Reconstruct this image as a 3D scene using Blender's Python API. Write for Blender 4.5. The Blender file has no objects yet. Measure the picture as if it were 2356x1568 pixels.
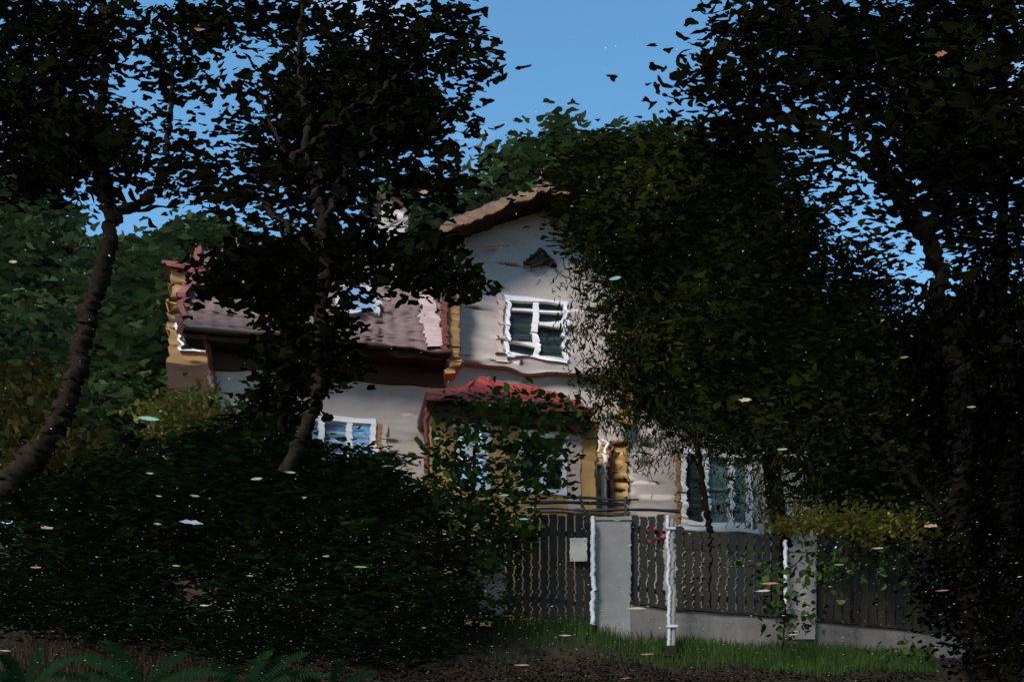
import bpy, math, random
import numpy as np
from mathutils import Vector

SC = bpy.context.scene
COL = SC.collection
R = math.radians

# ------------------------------------------------------------------ camera, sky, sun, exposure
F, CX, HY, EYE = 2310.0, 1178.0, 1850.0, -1.7      # lens, centre and eye level of the virtual image in the pond
cd = bpy.data.cameras.new('camera'); cam = bpy.data.objects.new('camera', cd); COL.objects.link(cam)
cam.location = (0, 0, EYE); cam.rotation_euler = (R(90), 0, 0)
cd.sensor_width = 36; cd.lens = F / 2356 * 36; cd.shift_y = (HY - 784) / 2356
cd.clip_start = 0.05; cd.clip_end = 3000
SC.camera = cam

SUN_EL, SUN_AZ = 45.0, 216.0        # azimuth clockwise from +Y
w = bpy.data.worlds.new('World'); SC.world = w; w.use_nodes = True
nt = w.node_tree; bg = nt.nodes['Background']
sky = nt.nodes.new('ShaderNodeTexSky'); sky.sky_type = 'NISHITA'; sky.sun_disc = False
sky.sun_elevation = R(SUN_EL); sky.sun_rotation = R(SUN_AZ)
sky.air_density = 1.0; sky.dust_density = 0.1; sky.ozone_density = 1.0
tc = nt.nodes.new('ShaderNodeTexCoord')
mp = nt.nodes.new('ShaderNodeMapping'); mp.inputs['Scale'].default_value = (2.2, 2.2, 5.0)
mp.inputs['Location'].default_value = (0.35, 0.1, 0.2)
cn = nt.nodes.new('ShaderNodeTexNoise'); cn.inputs['Scale'].default_value = 1.6; cn.inputs['Detail'].default_value = 7
cr = nt.nodes.new('ShaderNodeValToRGB'); cr.color_ramp.elements[0].position = 0.56; cr.color_ramp.elements[1].position = 0.8
cr.color_ramp.elements[1].color = (0.4, 0.4, 0.4, 1)
mx = nt.nodes.new('ShaderNodeMixRGB'); mx.inputs[2].default_value = (7.5, 8.3, 9.5, 1)
nt.links.new(tc.outputs['Generated'], mp.inputs[0]); nt.links.new(mp.outputs[0], cn.inputs['Vector'])
nt.links.new(cn.outputs['Fac'], cr.inputs[0]); nt.links.new(cr.outputs[0], mx.inputs[0])
hs = nt.nodes.new('ShaderNodeHueSaturation'); hs.inputs['Hue'].default_value = 0.487; hs.inputs['Saturation'].default_value = 1.2; hs.inputs['Value'].default_value = 1.0
nt.links.new(sky.outputs[0], hs.inputs['Color']); nt.links.new(hs.outputs[0], mx.inputs[1]); nt.links.new(mx.outputs[0], bg.inputs[0])
bg.inputs[1].default_value = 0.10
sd = bpy.data.lights.new('sun', 'SUN'); sd.energy = 2.5; sd.angle = R(16); sd.color = (1.0, 0.94, 0.87)
sun = bpy.data.objects.new('sun', sd); COL.objects.link(sun)
sv = Vector((math.sin(R(SUN_AZ)) * math.cos(R(SUN_EL)), math.cos(R(SUN_AZ)) * math.cos(R(SUN_EL)), math.sin(R(SUN_EL))))
sun.rotation_euler = sv.to_track_quat('Z', 'Y').to_euler(); sun.location = sv * 60
SC.view_settings.view_transform = 'Standard'; SC.view_settings.look = 'None'
SC.view_settings.exposure = 1.28; SC.view_settings.gamma = 1; SC.view_settings.use_curve_mapping = False
SC.cycles.max_bounces = 6

# ------------------------------------------------------------------ ripples: everything seen in the pond is bent by one field in metres
rng = np.random.default_rng(7)
_tab = rng.random((8, 256, 256)) * 2 * np.pi
def perlin(x, y, k):
    xi = np.floor(x).astype(int); yi = np.floor(y).astype(int); fx = x - xi; fy = y - yi
    u = fx * fx * fx * (fx * (fx * 6 - 15) + 10); v = fy * fy * fy * (fy * (fy * 6 - 15) + 10)
    def g(i, j):
        a = _tab[k, (xi + i) & 255, (yi + j) & 255]
        return np.cos(a) * (fx - i) + np.sin(a) * (fy - j)
    a = g(0, 0) * (1 - u) + g(1, 0) * u; b = g(0, 1) * (1 - u) + g(1, 1) * u
    return (a * (1 - v) + b * v) * 1.5
Q = np.array([0, 2.3, 4, 6.2, 8.0, 10.2, 12, 14.5, 30])             # height above the eye, metres
LV = np.array([.10, .11, .12, .15, .20, .22, .22, .20, .20])         # ripple length up the wall
AV = np.array([.00, .010, .020, .060, .070, .10, .15, .15, .15])   # up and down
AH = np.array([.00, .014, .034, .055, .085, .10, .11, .10, .10])    # sideways
_h = np.linspace(0, 40, 2000); _ph = np.concatenate([[0], np.cumsum((_h[1] - _h[0]) / np.interp(_h, Q, LV))])[:-1]
def warp(co, k=1.0):
    x = co[:, 0]; h = np.clip(co[:, 2] - EYE, 0, 39)
    v = np.interp(h, _h, _ph); wn = np.clip((h - 9.5) / 3.5, 0, 1)
    out = co.copy()
    calm = np.clip(.75 + 1.1 * perlin(x * .55, h * .8, 6), .25, 1.5) * k
    def f(a):
        far = .6 * perlin(x / 1.6, v * .45, a) + .9 * perlin(x / 1.0, v, a + 1) + 1.0 * perlin(x / .8 + 9, v * 2.2, a + 4) + .7 * perlin(x / .5 + 3, v * 4.4, a)
        near = .6 * perlin(x / .8, v * .6, a) + .8 * perlin(x / .42 + 5, v * 1.3, a + 1) + .55 * perlin(x / .26, v * 2.9, a + 4)
        return far * (1 - wn) + near * wn
    out[:, 2] += f(0) * np.interp(h, Q, AV) * calm
    out[:, 0] += f(2) * np.interp(h, Q, AH) * calm
    return out

# ------------------------------------------------------------------ helpers
def P(px, py, d):      # a point of the place from its bearing and distance
    return np.array([(px - CX) * d / F, d, (HY - py) * d / F + EYE])
def put(o, label=None, cat=None, group=None, kind=None):
    if label: o['label'] = label
    if cat: o['category'] = cat
    if group: o['group'] = group
    if kind: o['kind'] = kind
    return o
def thing(name, loc, label, cat, group=None):
    o = bpy.data.objects.new(name, None); COL.objects.link(o); o.location = [float(c) for c in loc]
    o.empty_display_size = .2
    return put(o, label, cat, group)
def base_of(p):
    v = Vector((0, 0, 0))
    while p is not None:
        v += p.location; p = p.parent
    return v
def mesh(name, co, faces, mat, parent=None, k=1.0, smooth=False, col=None, loc=None):
    """co n x 3 in world metres; faces an int array m x 3 or m x 4, or a list of them"""
    co = np.asarray(co, float)
    if k: co = warp(co, k)
    fl = faces if isinstance(faces, list) else [faces]
    org = base_of(parent) if parent is not None else Vector(loc if loc is not None else (0, 0, 0))
    co = co - np.array(org)
    if loc is not None and parent is not None:
        co = co - np.array(loc)
    me = bpy.data.meshes.new(name)
    me.vertices.add(len(co)); me.vertices.foreach_set('co', co.astype(np.float32).ravel())
    tot = np.concatenate([np.full(len(f), f.shape[1]) for f in fl]); idx = np.concatenate([f.ravel() for f in fl])
    me.loops.add(len(idx)); me.loops.foreach_set('vertex_index', idx.astype(np.int32))
    me.polygons.add(len(tot)); st = np.concatenate([[0], np.cumsum(tot)[:-1]])
    me.polygons.foreach_set('loop_start', st.astype(np.int32)); me.polygons.foreach_set('loop_total', tot.astype(np.int32))
    if smooth: me.polygons.foreach_set('use_smooth', np.ones(len(tot), bool))
    if col is not None:
        ca = me.color_attributes.new('tint', 'FLOAT_COLOR', 'POINT')
        c4 = np.ones((len(co), 4), np.float32); c4[:, :3] = col; ca.data.foreach_set('color', c4.ravel())
    me.update(calc_edges=True); me.validate()
    me.materials.append(mat)
    o = bpy.data.objects.new(name, me); COL.objects.link(o)
    if parent is not None: o.parent = parent
    if parent is None and loc is not None: o.location = loc
    return o
class MB:
    def __init__(s): s.v = []; s.q = []; s.n = 0
    def grid(s, A):      # A (a,b,3)
        a, b = A.shape[:2]; i = np.arange(a * b).reshape(a, b) + s.n
        s.q.append(np.stack([i[:-1, :-1], i[1:, :-1], i[1:, 1:], i[:-1, 1:]], -1).reshape(-1, 4))
        s.v.append(A.reshape(-1, 3)); s.n += a * b; return s
    def patch(s, a, b, c, d, res=.06, bump=None):    # corners a-b-c-d, bilinear
        res = max(.020, res * .45)
        a, b, c, d = [np.asarray(p, float) for p in (a, b, c, d)]
        nu = max(1, int(math.ceil(max(np.linalg.norm(b - a), np.linalg.norm(c - d)) / res)))
        nv = max(1, int(math.ceil(max(np.linalg.norm(d - a), np.linalg.norm(c - b)) / res)))
        u = np.linspace(0, 1, nu + 1)[:, None, None]; v = np.linspace(0, 1, nv + 1)[None, :, None]
        A = (a * (1 - u) + b * u) * (1 - v) + (d * (1 - u) + c * u) * v
        if bump is not None: A = A + bump(A)
        return s.grid(A)
    def box(s, fn, lo, hi, res=.06):     # fn maps local points to world
        (x0, y0, z0), (x1, y1, z1) = lo, hi
        def f(*p): return fn(np.array(p, float))
        c = [f(x, y, z) for x in (x0, x1) for y in (y0, y1) for z in (z0, z1)]
        for a, b, d, e in ((0, 4, 5, 1), (2, 3, 7, 6), (0, 1, 3, 2), (4, 6, 7, 5), (1, 5, 7, 3), (0, 2, 6, 4)):
            s.patch(c[a], c[b], c[d], c[e], res)
        return s
    def tube(s, pts, rad, n=8, step=.05, wob=0.0, seed=0):
        pts = np.asarray(pts, float); rad = np.broadcast_to(np.asarray(rad, float), (len(pts),))
        L = np.concatenate([[0], np.cumsum(np.linalg.norm(np.diff(pts, axis=0), axis=1))])
        m = max(2, int(L[-1] / step) + 1); t = np.linspace(0, L[-1], m)
        # smooth the path
        p = np.stack([np.interp(t, L, pts[:, i]) for i in range(3)], 1); r = np.interp(t, L, rad)
        if len(pts) > 2:
            for _ in range(3):
                p[1:-1] = (p[:-2] + 2 * p[1:-1] + p[2:]) / 4
        d = np.gradient(p, axis=0); d /= np.linalg.norm(d, axis=1)[:, None] + 1e-9
        up = np.array([0.13, 1.0, 0.07]); s1 = np.cross(d, up); s1 /= np.linalg.norm(s1, axis=1)[:, None] + 1e-9; s2 = np.cross(d, s1)
        a = np.linspace(0, 2 * np.pi, n + 1)[None, :, None]
        rr = r[:, None, None]
        if wob:
            g = np.random.default_rng(seed); nz = g.normal(0, wob, (m, n + 1, 1)); nz[:, -1] = nz[:, 0]; rr = rr * (1 + nz)
        s.grid(p[:, None] + rr * (np.cos(a) * s1[:, None] + np.sin(a) * s2[:, None]))
        return s
    def done(s, name, mat, parent=None, **kw):
        return mesh(name, np.concatenate(s.v), np.concatenate(s.q), mat, parent, **kw)

# ------------------------------------------------------------------ materials
def mat(name, c, rough=.8, spec=.3, var=.25, scale=3.0, stretch=(1, 1, 1), c2=None, bump=0.0, tint=False, transl=0.0, metal=0.0):
    m = bpy.data.materials.new(name); m.use_nodes = True; n = m.node_tree; b = n.nodes['Principled BSDF']
    b.inputs['Roughness'].default_value = rough; b.inputs['Specular IOR Level'].default_value = spec; b.inputs['Metallic'].default_value = metal
    tc = n.nodes.new('ShaderNodeTexCoord'); mp = n.nodes.new('ShaderNodeMapping'); mp.inputs['Scale'].default_value = stretch
    nz = n.nodes.new('ShaderNodeTexNoise'); nz.inputs['Scale'].default_value = scale; nz.inputs['Detail'].default_value = 12; nz.inputs['Roughness'].default_value = .74
    n.links.new(tc.outputs['Object'], mp.inputs[0]); n.links.new(mp.outputs[0], nz.inputs['Vector'])
    rp = n.nodes.new('ShaderNodeValToRGB'); rp.color_ramp.elements[0].position = .3; rp.color_ramp.elements[1].position = .7
    c2 = c2 or tuple(x * (1 - var) for x in c)
    rp.color_ramp.elements[0].color = (*c2, 1); rp.color_ramp.elements[1].color = (*[x * (1 + var * .4) for x in c], 1)
    n.links.new(nz.outputs['Fac'], rp.inputs[0]); out = rp.outputs[0]
    if tint:
        at = n.nodes.new('ShaderNodeAttribute'); at.attribute_name = 'tint'
        mu = n.nodes.new('ShaderNodeMixRGB'); mu.blend_type = 'MULTIPLY'; mu.inputs[0].default_value = 1
        n.links.new(out, mu.inputs[1]); n.links.new(at.outputs['Color'], mu.inputs[2]); out = mu.outputs[0]
    n.links.new(out, b.inputs['Base Color'])
    if bump:
        bp = n.nodes.new('ShaderNodeBump'); bp.inputs['Strength'].default_value = bump; bp.inputs['Distance'].default_value = .03
        n.links.new(nz.outputs['Fac'], bp.inputs['Height']); n.links.new(bp.outputs[0], b.inputs['Normal'])
    if transl:
        tr = n.nodes.new('ShaderNodeBsdfTranslucent'); n.links.new(out, tr.inputs[0])
        mxs = n.nodes.new('ShaderNodeMixShader'); mxs.inputs[0].default_value = transl
        n.links.new(b.outputs[0], mxs.inputs[1]); n.links.new(tr.outputs[0], mxs.inputs[2])
        n.links.new(mxs.outputs[0], n.nodes['Material Output'].inputs[0])
    return m
M = dict(
    plaster=mat('plaster', (.40, .348, .325), .9, .2, .22, 1.3, (1, 1, 3.0), bump=.15),
    barge=mat('brown_barge', (.20, .118, .078), .8, .2, .5, 5),
    ochreb=mat('porch_ochre', (.46, .275, .105), .85, .2, .3, 2.5, bump=.1),
    postw=mat('worn_white', (.46, .45, .45), .6, .3, .35, 9, (1, 1, .4)),
    ochre=mat('ochre_paint', (.29, .165, .072), .85, .2, .3, 2.5, bump=.1),
    pink=mat('pink_trim', (.48, .37, .33), .8, .2, .25, 5),
    white=mat('white_paint', (.72, .71, .72), .55, .4, .10, 6),
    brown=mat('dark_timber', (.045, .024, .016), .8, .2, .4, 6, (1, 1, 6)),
    tile=mat('roof_tiles', (.135, .088, .084), .75, .3, .45, 5, (1, 1, 2.5), bump=.3),
    flash=mat('pink_flashing', (.36, .27, .27), .6, .4, .3, 6),
    red=mat('red_metal', (.27, .034, .027), .55, .4, .3, 4),
    redline=mat('red_pipe', (.15, .03, .024), .5, .4, .3, 6),
    chim=mat('chimney_render', (.42, .36, .33), .9, .2, .3, 6, bump=.2),
    glass=mat('sky_glass', (.62, .68, .74), .08, 1.0, .1, 2, metal=.85),
    glassd=mat('dark_glass', (.025, .035, .035), .12, .35, .4, 4),
    teal=mat('curtained_glass', (.11, .18, .17), .25, .4, .3, 3),
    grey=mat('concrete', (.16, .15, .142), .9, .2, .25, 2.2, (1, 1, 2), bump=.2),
    greyd=mat('wall_concrete', (.125, .11, .10), .9, .2, .35, 2.5, (2.5, 1, .5), bump=.2),
    slat=mat('stained_slat', (.008, .0065, .005), .75, .25, .5, 8, (6, 6, .6)),
    slatb=mat('weathered_slat', (.016, .013, .008), .8, .2, .5, 8, (6, 6, .6)),
    steel=mat('galvanised_steel', (.33, .33, .34), .5, .4, .2, 8),
    cable=mat('black_cable', (.02, .02, .024), .6, .3, .2, 5),
    cream=mat('cream_board', (.42, .37, .31), .8, .2, .15, 5),
    barkd=mat('dark_bark', (.008, .0065, .005), .95, .0, .5, 9, (1, 1, .3), bump=.6),
    bark=mat('brown_bark', (.019, .014, .0115), .95, .0, .5, 9, (1, 1, .3), bump=.6),
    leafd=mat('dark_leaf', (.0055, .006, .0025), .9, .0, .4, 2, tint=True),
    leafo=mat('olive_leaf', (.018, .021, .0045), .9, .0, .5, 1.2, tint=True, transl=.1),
    leafg=mat('green_leaf', (.036, .058, .021), .7, .15, .4, 1.2, tint=True, transl=.2),
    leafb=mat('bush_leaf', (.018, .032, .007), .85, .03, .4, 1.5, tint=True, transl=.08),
    leafy=mat('yellow_leaf', (.17, .16, .035), .7, .15, .4, 2, tint=True, transl=.2),
    fern=mat('fern_green', (.004, .018, .006), .8, .03, .3, 4, tint=True, transl=.15),
    grass=mat('grass_blade', (.026, .048, .010), .8, .05, .4, 2, tint=True, transl=.25),
    straw=mat('dry_grass', (.05, .034, .02), .8, .1, .4, 3, tint=True, transl=.2),
    soil=mat('bank_soil', (.017, .012, .008), .95, .1, .5, 3, bump=.8, c2=(.010, .009, .006)),
    fleaf=mat('fallen_leaf', (.55, .5, .45), .7, .2, .2, 20, tint=True, transl=.55),
    speck=mat('pollen_speck', (.8, .78, .70), .8, .2, .2, 20, tint=True, transl=.6),
    flower=mat('red_flower', (.45, .03, .06), .6, .2, .3, 9, transl=.3),
)

# ------------------------------------------------------------------ ground
def ground_z(x, y):
    top = np.interp(x, [-8, 1.2, 2.5, 6.5, 9], [1.25, 1.05, .72, .55, .5])
    z = np.where(y < 13.7, np.interp(y, [-5, 11.5, 13.2, 13.7], [-3.2, -3.0, -.45, -.06]),
        np.where(y < 15.5, -.06 + (top + .06) * np.clip((y - 13.7) / 1.8, 0, 1) ** 1.25, top + np.clip((y - 17) / 3, 0, 1) * .8))
    z = z + 13 * np.clip((y - 30) / 25, 0, 1) ** 1.3
    return z + .05 * np.sin(x * 3.1 + y * 2) * np.exp(-((y - 14.6) / 1.2) ** 2)
xs = np.concatenate([[-900, -300, -100, -40, -20], np.arange(-10, 12, .25), [14, 20, 40, 100, 300, 900]])
ys = np.concatenate([[-300, -60, -10, 0, 6, 10, 11.5, 12.5], np.arange(13, 17, .12), np.arange(17, 24, .6), [30, 50, 100, 300, 900]])
GX, GY = np.meshgrid(xs, ys, indexing='ij')
g = MB().grid(np.stack([GX, GY, ground_z(GX, GY)], -1)).done('ground', M['soil'], k=0, smooth=True)
put(g, kind='structure')

# ------------------------------------------------------------------ house
A0 = R(11); T = np.array([math.cos(A0), math.sin(A0), 0]); N = np.array([math.sin(A0), -math.cos(A0), 0])
O = np.array([-5.5, 18.2, 0.0])
def H(p): p = np.asarray(p, float); return O + p[0] * T + p[1] * N + np.array([0, 0, p[2]])   # (along, outwards, up)
house = thing('house', H((6, -3, 1.3)), 'plastered grey house with tiled roofs, a gable and a red porch roof beyond the fence', 'house')
def wall_cells(mb, u0, u1, z0, z1, w_, holes, dep=.14, res=.12):
    us = sorted({u0, u1, *[h[0] for h in holes], *[h[1] for h in holes]}); zs = sorted({z0, z1, *[h[2] for h in holes], *[h[3] for h in holes]})
    for a, b in zip(us, us[1:]):
        for c, d in zip(zs, zs[1:]):
            if any(h[0] <= a and b <= h[1] and h[2] <= c and d <= h[3] for h in holes): continue
            mb.patch(H((a, w_, c)), H((b, w_, c)), H((b, w_, d)), H((a, w_, d)), res)
    for a, b, c, d in holes:
        for p, q in (((a, c), (a, d)), ((b, d), (b, c)), ((a, d), (b, d)), ((b, c), (a, c))):
            mb.patch(H((p[0], w_, p[1])), H((q[0], w_, q[1])), H((q[0], w_ - dep, q[1])), H((p[0], w_ - dep, p[1])), res)
    return mb
WL = (1.50, 3.02, 3.95, 5.50); WR = (9.02, 10.52, 3.84, 5.36); WU = (5.45, 6.66, 6.78, 7.98)
mb = MB()
wall_cells(mb, 0, 4.4, 1.0, 6.9, 0, [WL]); wall_cells(mb, 4.4, 7.9, 1.0, 6.9, 0, []); wall_cells(mb, 7.9, 12.1, 1.0, 6.9, 0, [WR])
for u in (0, 12.1):
    mb.patch(H((u, 0, 1)), H((u, -6.6, 1)), H((u, -6.6, 6.9)), H((u, 0, 6.9)), .2)
    mb.patch(H((u, 0, 6.9)), H((u, -6.6, 6.9)), H((u, -3.3, 10.1)), H((u, -3.2, 10.1)), .2)
mb.patch(H((0, -6.6, 1)), H((12.1, -6.6, 1)), H((12.1, -6.6, 6.9)), H((0, -6.6, 6.9)), .4)
mb.done('wall', M['plaster'], house)
# gable bay, standing a little proud
GA, GB, GC = 4.4, 7.92, 6.12
gw = MB(); wall_cells(gw, GA, GB, 6.605, 8.85, .16, [WU])
gw.patch(H((GA, .16, 8.85)), H((GC, .16, 8.85)), H((GC, .16, 9.66)), H((GA, .16, 8.85)), .1)
gw.patch(H((GC, .16, 8.85)), H((GB, .16, 8.85)), H((GB, .16, 8.85)), H((GC, .16, 9.66)), .1)
gw.patch(H((GA, .16, 6.605)), H((GB, .16, 6.605)), H((GB, .0, 6.605)), H((GA, .0, 6.605)), .1)
for u in (GA, GB):
    gw.patch(H((u, .16, 6.605)), H((u, -3.4, 6.605)), H((u, -3.4, 8.85)), H((u, .16, 8.85)), .12)
gw.done('gable_wall', M['plaster'], house)
# roofs
def tiled(pts_per_m=3.2):
    def f(A):
        z = A[..., 2:3]; u = (A - O) @ T
        s = (z * pts_per_m) % 1.0
        return N * ((1 - s) * .035 + .012 * np.sin(u[..., None] * 2 * np.pi / .27))
    return f
EZ, RZ = 6.66, 10.3
def roof(name, u0, u1, hl, hr):
    m = MB()
    a, b = H((u0, .5, EZ)), H((u1, .5, EZ)); zc = 9.55
    wc = .5 - 3.7 * (zc - EZ) / (RZ - EZ)
    m.patch(a, b, H((u1, wc, zc)), H((u0, wc, zc)), .05, tiled())
    m.patch(H((u0, wc, zc)), H((u1, wc, zc)), H((u1 - hr, -3.2, RZ)), H((u0 + hl, -3.2, RZ)), .05, tiled())
    m.patch(H((u0 + hl, -3.2, RZ)), H((u1 - hr, -3.2, RZ)), H((u1, -7.0, EZ)), H((u0, -7.0, EZ)), .3)
    o = m.done(name, M['tile'], house)
    MB().box(H, (u0, .04, EZ - .13), (u1, .44, EZ - .045), .08).done('soffit', M['brown'], o)
    MB().box(H, (u0, .445, EZ - .16), (u1, .50, EZ - .01), .06).done('fascia', M['brown'], o)
    MB().tube([H((u0, .56, EZ - .03)), H((u1, .56, EZ - .06))], .05, 8, .04).done('gutter', M['brown'], o)
    MB().tube([H((u0 + hl, -3.2, RZ + .06)), H((u1 - hr, -3.2, RZ + .06))], .09, 8, .06).done('ridge_cap', M['tile'], o)
    return o
rl = roof('roof', -.36, 4.36, .75, 0)
rr = roof('roof', 7.98, 12.5, 0, .5)
# verge of the left roof
vb = MB(); wc = .5 - 3.7 * (9.55 - EZ) / (RZ - EZ)
vb.patch(H((-.37, .52, EZ - .12)), H((-.37, wc, 9.5)), H((-.37, wc, 9.72)), H((-.37, .52, EZ + .10)), .06)
vb.patch(H((-.48, .52, EZ - .12)), H((-.48, wc, 9.5)), H((-.48, wc, 9.72)), H((-.48, .52, EZ + .10)), .06)
vb.patch(H((-.48, .52, EZ + .1)), H((-.37, .52, EZ + .1)), H((-.37, wc, 9.72)), H((-.48, wc, 9.72)), .06)
vb.patch(H((-.48, .52, EZ - .12)), H((-.37, .52, EZ - .12)), H((-.37, .52, EZ + .1)), H((-.48, .52, EZ + .1)), .06)
vb.done('verge_board', M['redline'], rl)
# dark band under the eaves: soffit brown with the eaves' shade put into it
MB().box(H, (.05, .01, 6.2), (4.3, .05, 6.53), .07).done('eaves_shade_band', M['brown'], house)
# skylight
def RS(u, z, o): wv = .5 - 3.7 * (z - EZ) / (RZ - EZ); return H((u, wv, z)) + o * (N * .70 + np.array([0, 0, .71]))
sk = MB()
for (a, b, c, d) in ((2.30, 3.08, 7.5, 7.58), (2.30, 3.08, 8.52, 8.6), (2.30, 2.38, 7.58, 8.52), (3.00, 3.08, 7.58, 8.52)):
    for o0, o1 in ((.12, .12),):
        sk.patch(RS(a, c, .12), RS(b, c, .12), RS(b, d, .12), RS(a, d, .12), .05)
    sk.patch(RS(a, c, 0), RS(b, c, 0), RS(b, c, .12), RS(a, c, .12), .05); sk.patch(RS(a, d, 0), RS(b, d, 0), RS(b, d, .12), RS(a, d, .12), .05)
    sk.patch(RS(a, c, 0), RS(a, d, 0), RS(a, d, .12), RS(a, c, .12), .05); sk.patch(RS(b, c, 0), RS(b, d, 0), RS(b, d, .12), RS(b, c, .12), .05)
so = sk.done('skylight', M['steel'], house)
MB().patch(RS(2.38, 7.58, .09), RS(3.00, 7.58, .09), RS(3.00, 8.52, .09), RS(2.38, 8.52, .09), .06).done('pane', M['glass'], so)
# junction of the left roof with the gable bay: flashing, red edge, ochre corner board
fl = MB()
fl.patch(RS(3.92, 6.68, .07), RS(4.24, 6.68, .07), RS(4.24, 8.6, .07), RS(3.92, 8.6, .07), .05)
fl.patch(RS(3.92, 6.68, .0), RS(3.92, 8.6, .0), RS(3.92, 8.6, .07), RS(3.92, 6.68, .07), .05)
fl.done('flashing', M['flash'], house)
MB().box(H, (4.18, .50, 6.62), (4.29, .58, 8.1), .05).done('verge_strip', M['redline'], house)
MB().box(H, (4.29, .18, 6.25), (4.52, .50, 8.1), .05).done('corner_board', M['ochre'], house)
MB().box(H, (7.66, .165, 5.7), (7.95, .24, 8.7), .05).done('corner_board', M['ochre'], house)
# gable roof
GE, GP = 8.84, 9.72
gr = MB()
for s, ue in ((0, 4.14), (1, 8.12)):
    c = [H((ue, .80, GE - .12)), H((GC, .80, GP)), H((GC, -3.6, GP)), H((ue, -3.6, GE - .12))]
    up = np.array([0, 0, .12])
    gr.patch(*[p + up for p in c], .08, lambda A: .02 * np.sin(((A - O) @ N)[..., None] * 22) * np.array([0, 0, 1]))
    gr.patch(c[0] + up, c[1] + up, c[1] + up * .2, c[0] + up * .2, .05)
    gr.patch(c[0] + up, c[3] + up, c[3], c[0], .1)
go = gr.done('gable_roof', M['tile'], house)
sf = MB()
for ue in (4.14, 8.12):
    sf.patch(H((ue, .78, GE - .13)), H((GC, .78, GP - .02)), H((GC, -.1, GP - .02)), H((ue, -.1, GE - .13)), .07)
sf.done('gable_soffit', M['brown'], go)
for ue in (4.10, 8.16):
    bb = MB()
    for o_ in (.80, .86):
        bb.patch(H((ue, o_, GE - .24)), H((GC, o_, GP - .08)), H((GC, o_, GP + .05)), H((ue, o_, GE - .08)), .05)
    bb.patch(H((ue, .80, GE - .24)), H((GC, .80, GP - .08)), H((GC, .86, GP - .08)), H((ue, .86, GE - .24)), .05)
    bb.patch(H((ue, .80, GE - .08)), H((GC, .80, GP + .05)), H((GC, .86, GP + .05)), H((ue, .86, GE - .08)), .05)
    bb.done('bargeboard', M['barge'], go)
MB().tube([H((GC, .86, GP + .15)), H((GC, -3.5, GP + .15))], .1, 8, .08).done('ridge_cap', M['tile'], go)
# ornament in the gable: a small wrought frame of struts
om = MB()
for a, b in (((5.85, 8.62), (6.1, 8.9)), ((6.1, 8.9), (6.42, 8.6)), ((5.78, 8.6), (6.0, 8.56)), ((6.0, 8.56), (6.3, 8.72)), ((5.92, 8.52), (6.15, 8.62)), ((6.1, 8.9), (6.1, 8.62))):
    om.tube([H((a[0], .24, a[1])), H((b[0], .24, b[1]))], .028, 6, .04)
om.done('gable_ornament', M['brown'], house)
MB().box(H, (5.9, .20, 8.62), (6.3, .215, 8.80), .04).done('gable_vent', M['cable'], house)
# chimneys
for u, w_, z0, z1, s in ((3.55, -3.2, 9.9, 11.35, .24), (6.2, -2.4, 9.6, 10.5, .26)):
    ch = MB().box(H, (u - s, w_ - s, z0), (u + s, w_ + s, z1), .07).done('chimney', M['chim'] if u < 4 else M['tile'], house)
    MB().box(H, (u - s - .06, w_ - s - .06, z1 + .003), (u + s + .06, w_ + s + .06, z1 + .1), .07).done('chimney_cap', M['brown'], ch)
# windows
def window(w_, win, mats, muls, trans, fr=.085, sill=False, nm='window'):
    a, b, c, d = win; y0 = w_ - .09; y1 = w_ + .035
    m = MB()
    m.box(H, (a, y0, c), (a + fr, y1, d), .05).box(H, (b - fr, y0, c), (b, y1, d), .05)
    m.box(H, (a + fr, y0, c), (b - fr, y1 - .003, c + fr), .05).box(H, (a + fr, y0, d - fr), (b - fr, y1 - .003, d), .05)
    f = m.done(nm, M['white'], house)
    ed = [a + fr] + [x for q in muls for x in (q - .055, q + .055)] + [b - fr]
    cols_ = list(zip(ed[0::2], ed[1::2]))
    for q in muls: MB().box(H, (q - .055, y0 + .01, c + fr), (q + .055, y1 - .012, d - fr), .05).done('mullion', M['white'], f)
    for i, (p, q) in enumerate(cols_):
        lv = [c + fr] + list(trans[i % len(trans)]) + [d - fr]
        for t_ in trans[i % len(trans)]: MB().box(H, (p, y0 + .02, t_ - .03), (q, y1 - .02, t_ + .03), .05).done('glazing_bar', M['white'], f)
        for j, (e, g_) in enumerate(zip(lv, lv[1:])):
            MB().patch(H((p, w_ - .06, e + (.03 if j else 0))), H((q, w_ - .06, e + (.03 if j else 0))), H((q, w_ - .06, g_ - (.03 if j < len(lv) - 2 else 0))), H((p, w_ - .06, g_ - (.03 if j < len(lv) - 2 else 0))), .06).done('pane', mats[i % len(mats)], f)
    if sill: MB().box(H, (a - .1, w_ + .04, c - .13), (b + .08, w_ + .17, c - .05), .05).done('sill', M['white'], f)
    return f
window(0, WL, [M['glass']], [2.0, 2.52], [()], .10)
window(0, WR, [M['glassd'], M['teal'], M['teal']], [9.55, 10.08], [()], .11, True)
window(.16, WU, [M['glassd'], M['glassd']], [6.02], [(6.96 + .1, 7.72), (7.5, 7.72)], .075)
MB().box(H, (5.28, .165, 6.85), (5.39, .20, 7.95), .05).done('window_surround', M['pink'], house)
MB().box(H, (3.06, .005, 3.9), (3.13, .04, 5.42), .05).done('window_surround', M['ochre'], house)
MB().box(H, (3.132, .005, 3.9), (3.23, .035, 5.40), .05).done('window_surround', M['pink'], house)
MB().box(H, (8.91, .005, 3.84), (8.99, .04, 5.36), .05).done('window_surround', M['ochre'], house)
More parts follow.
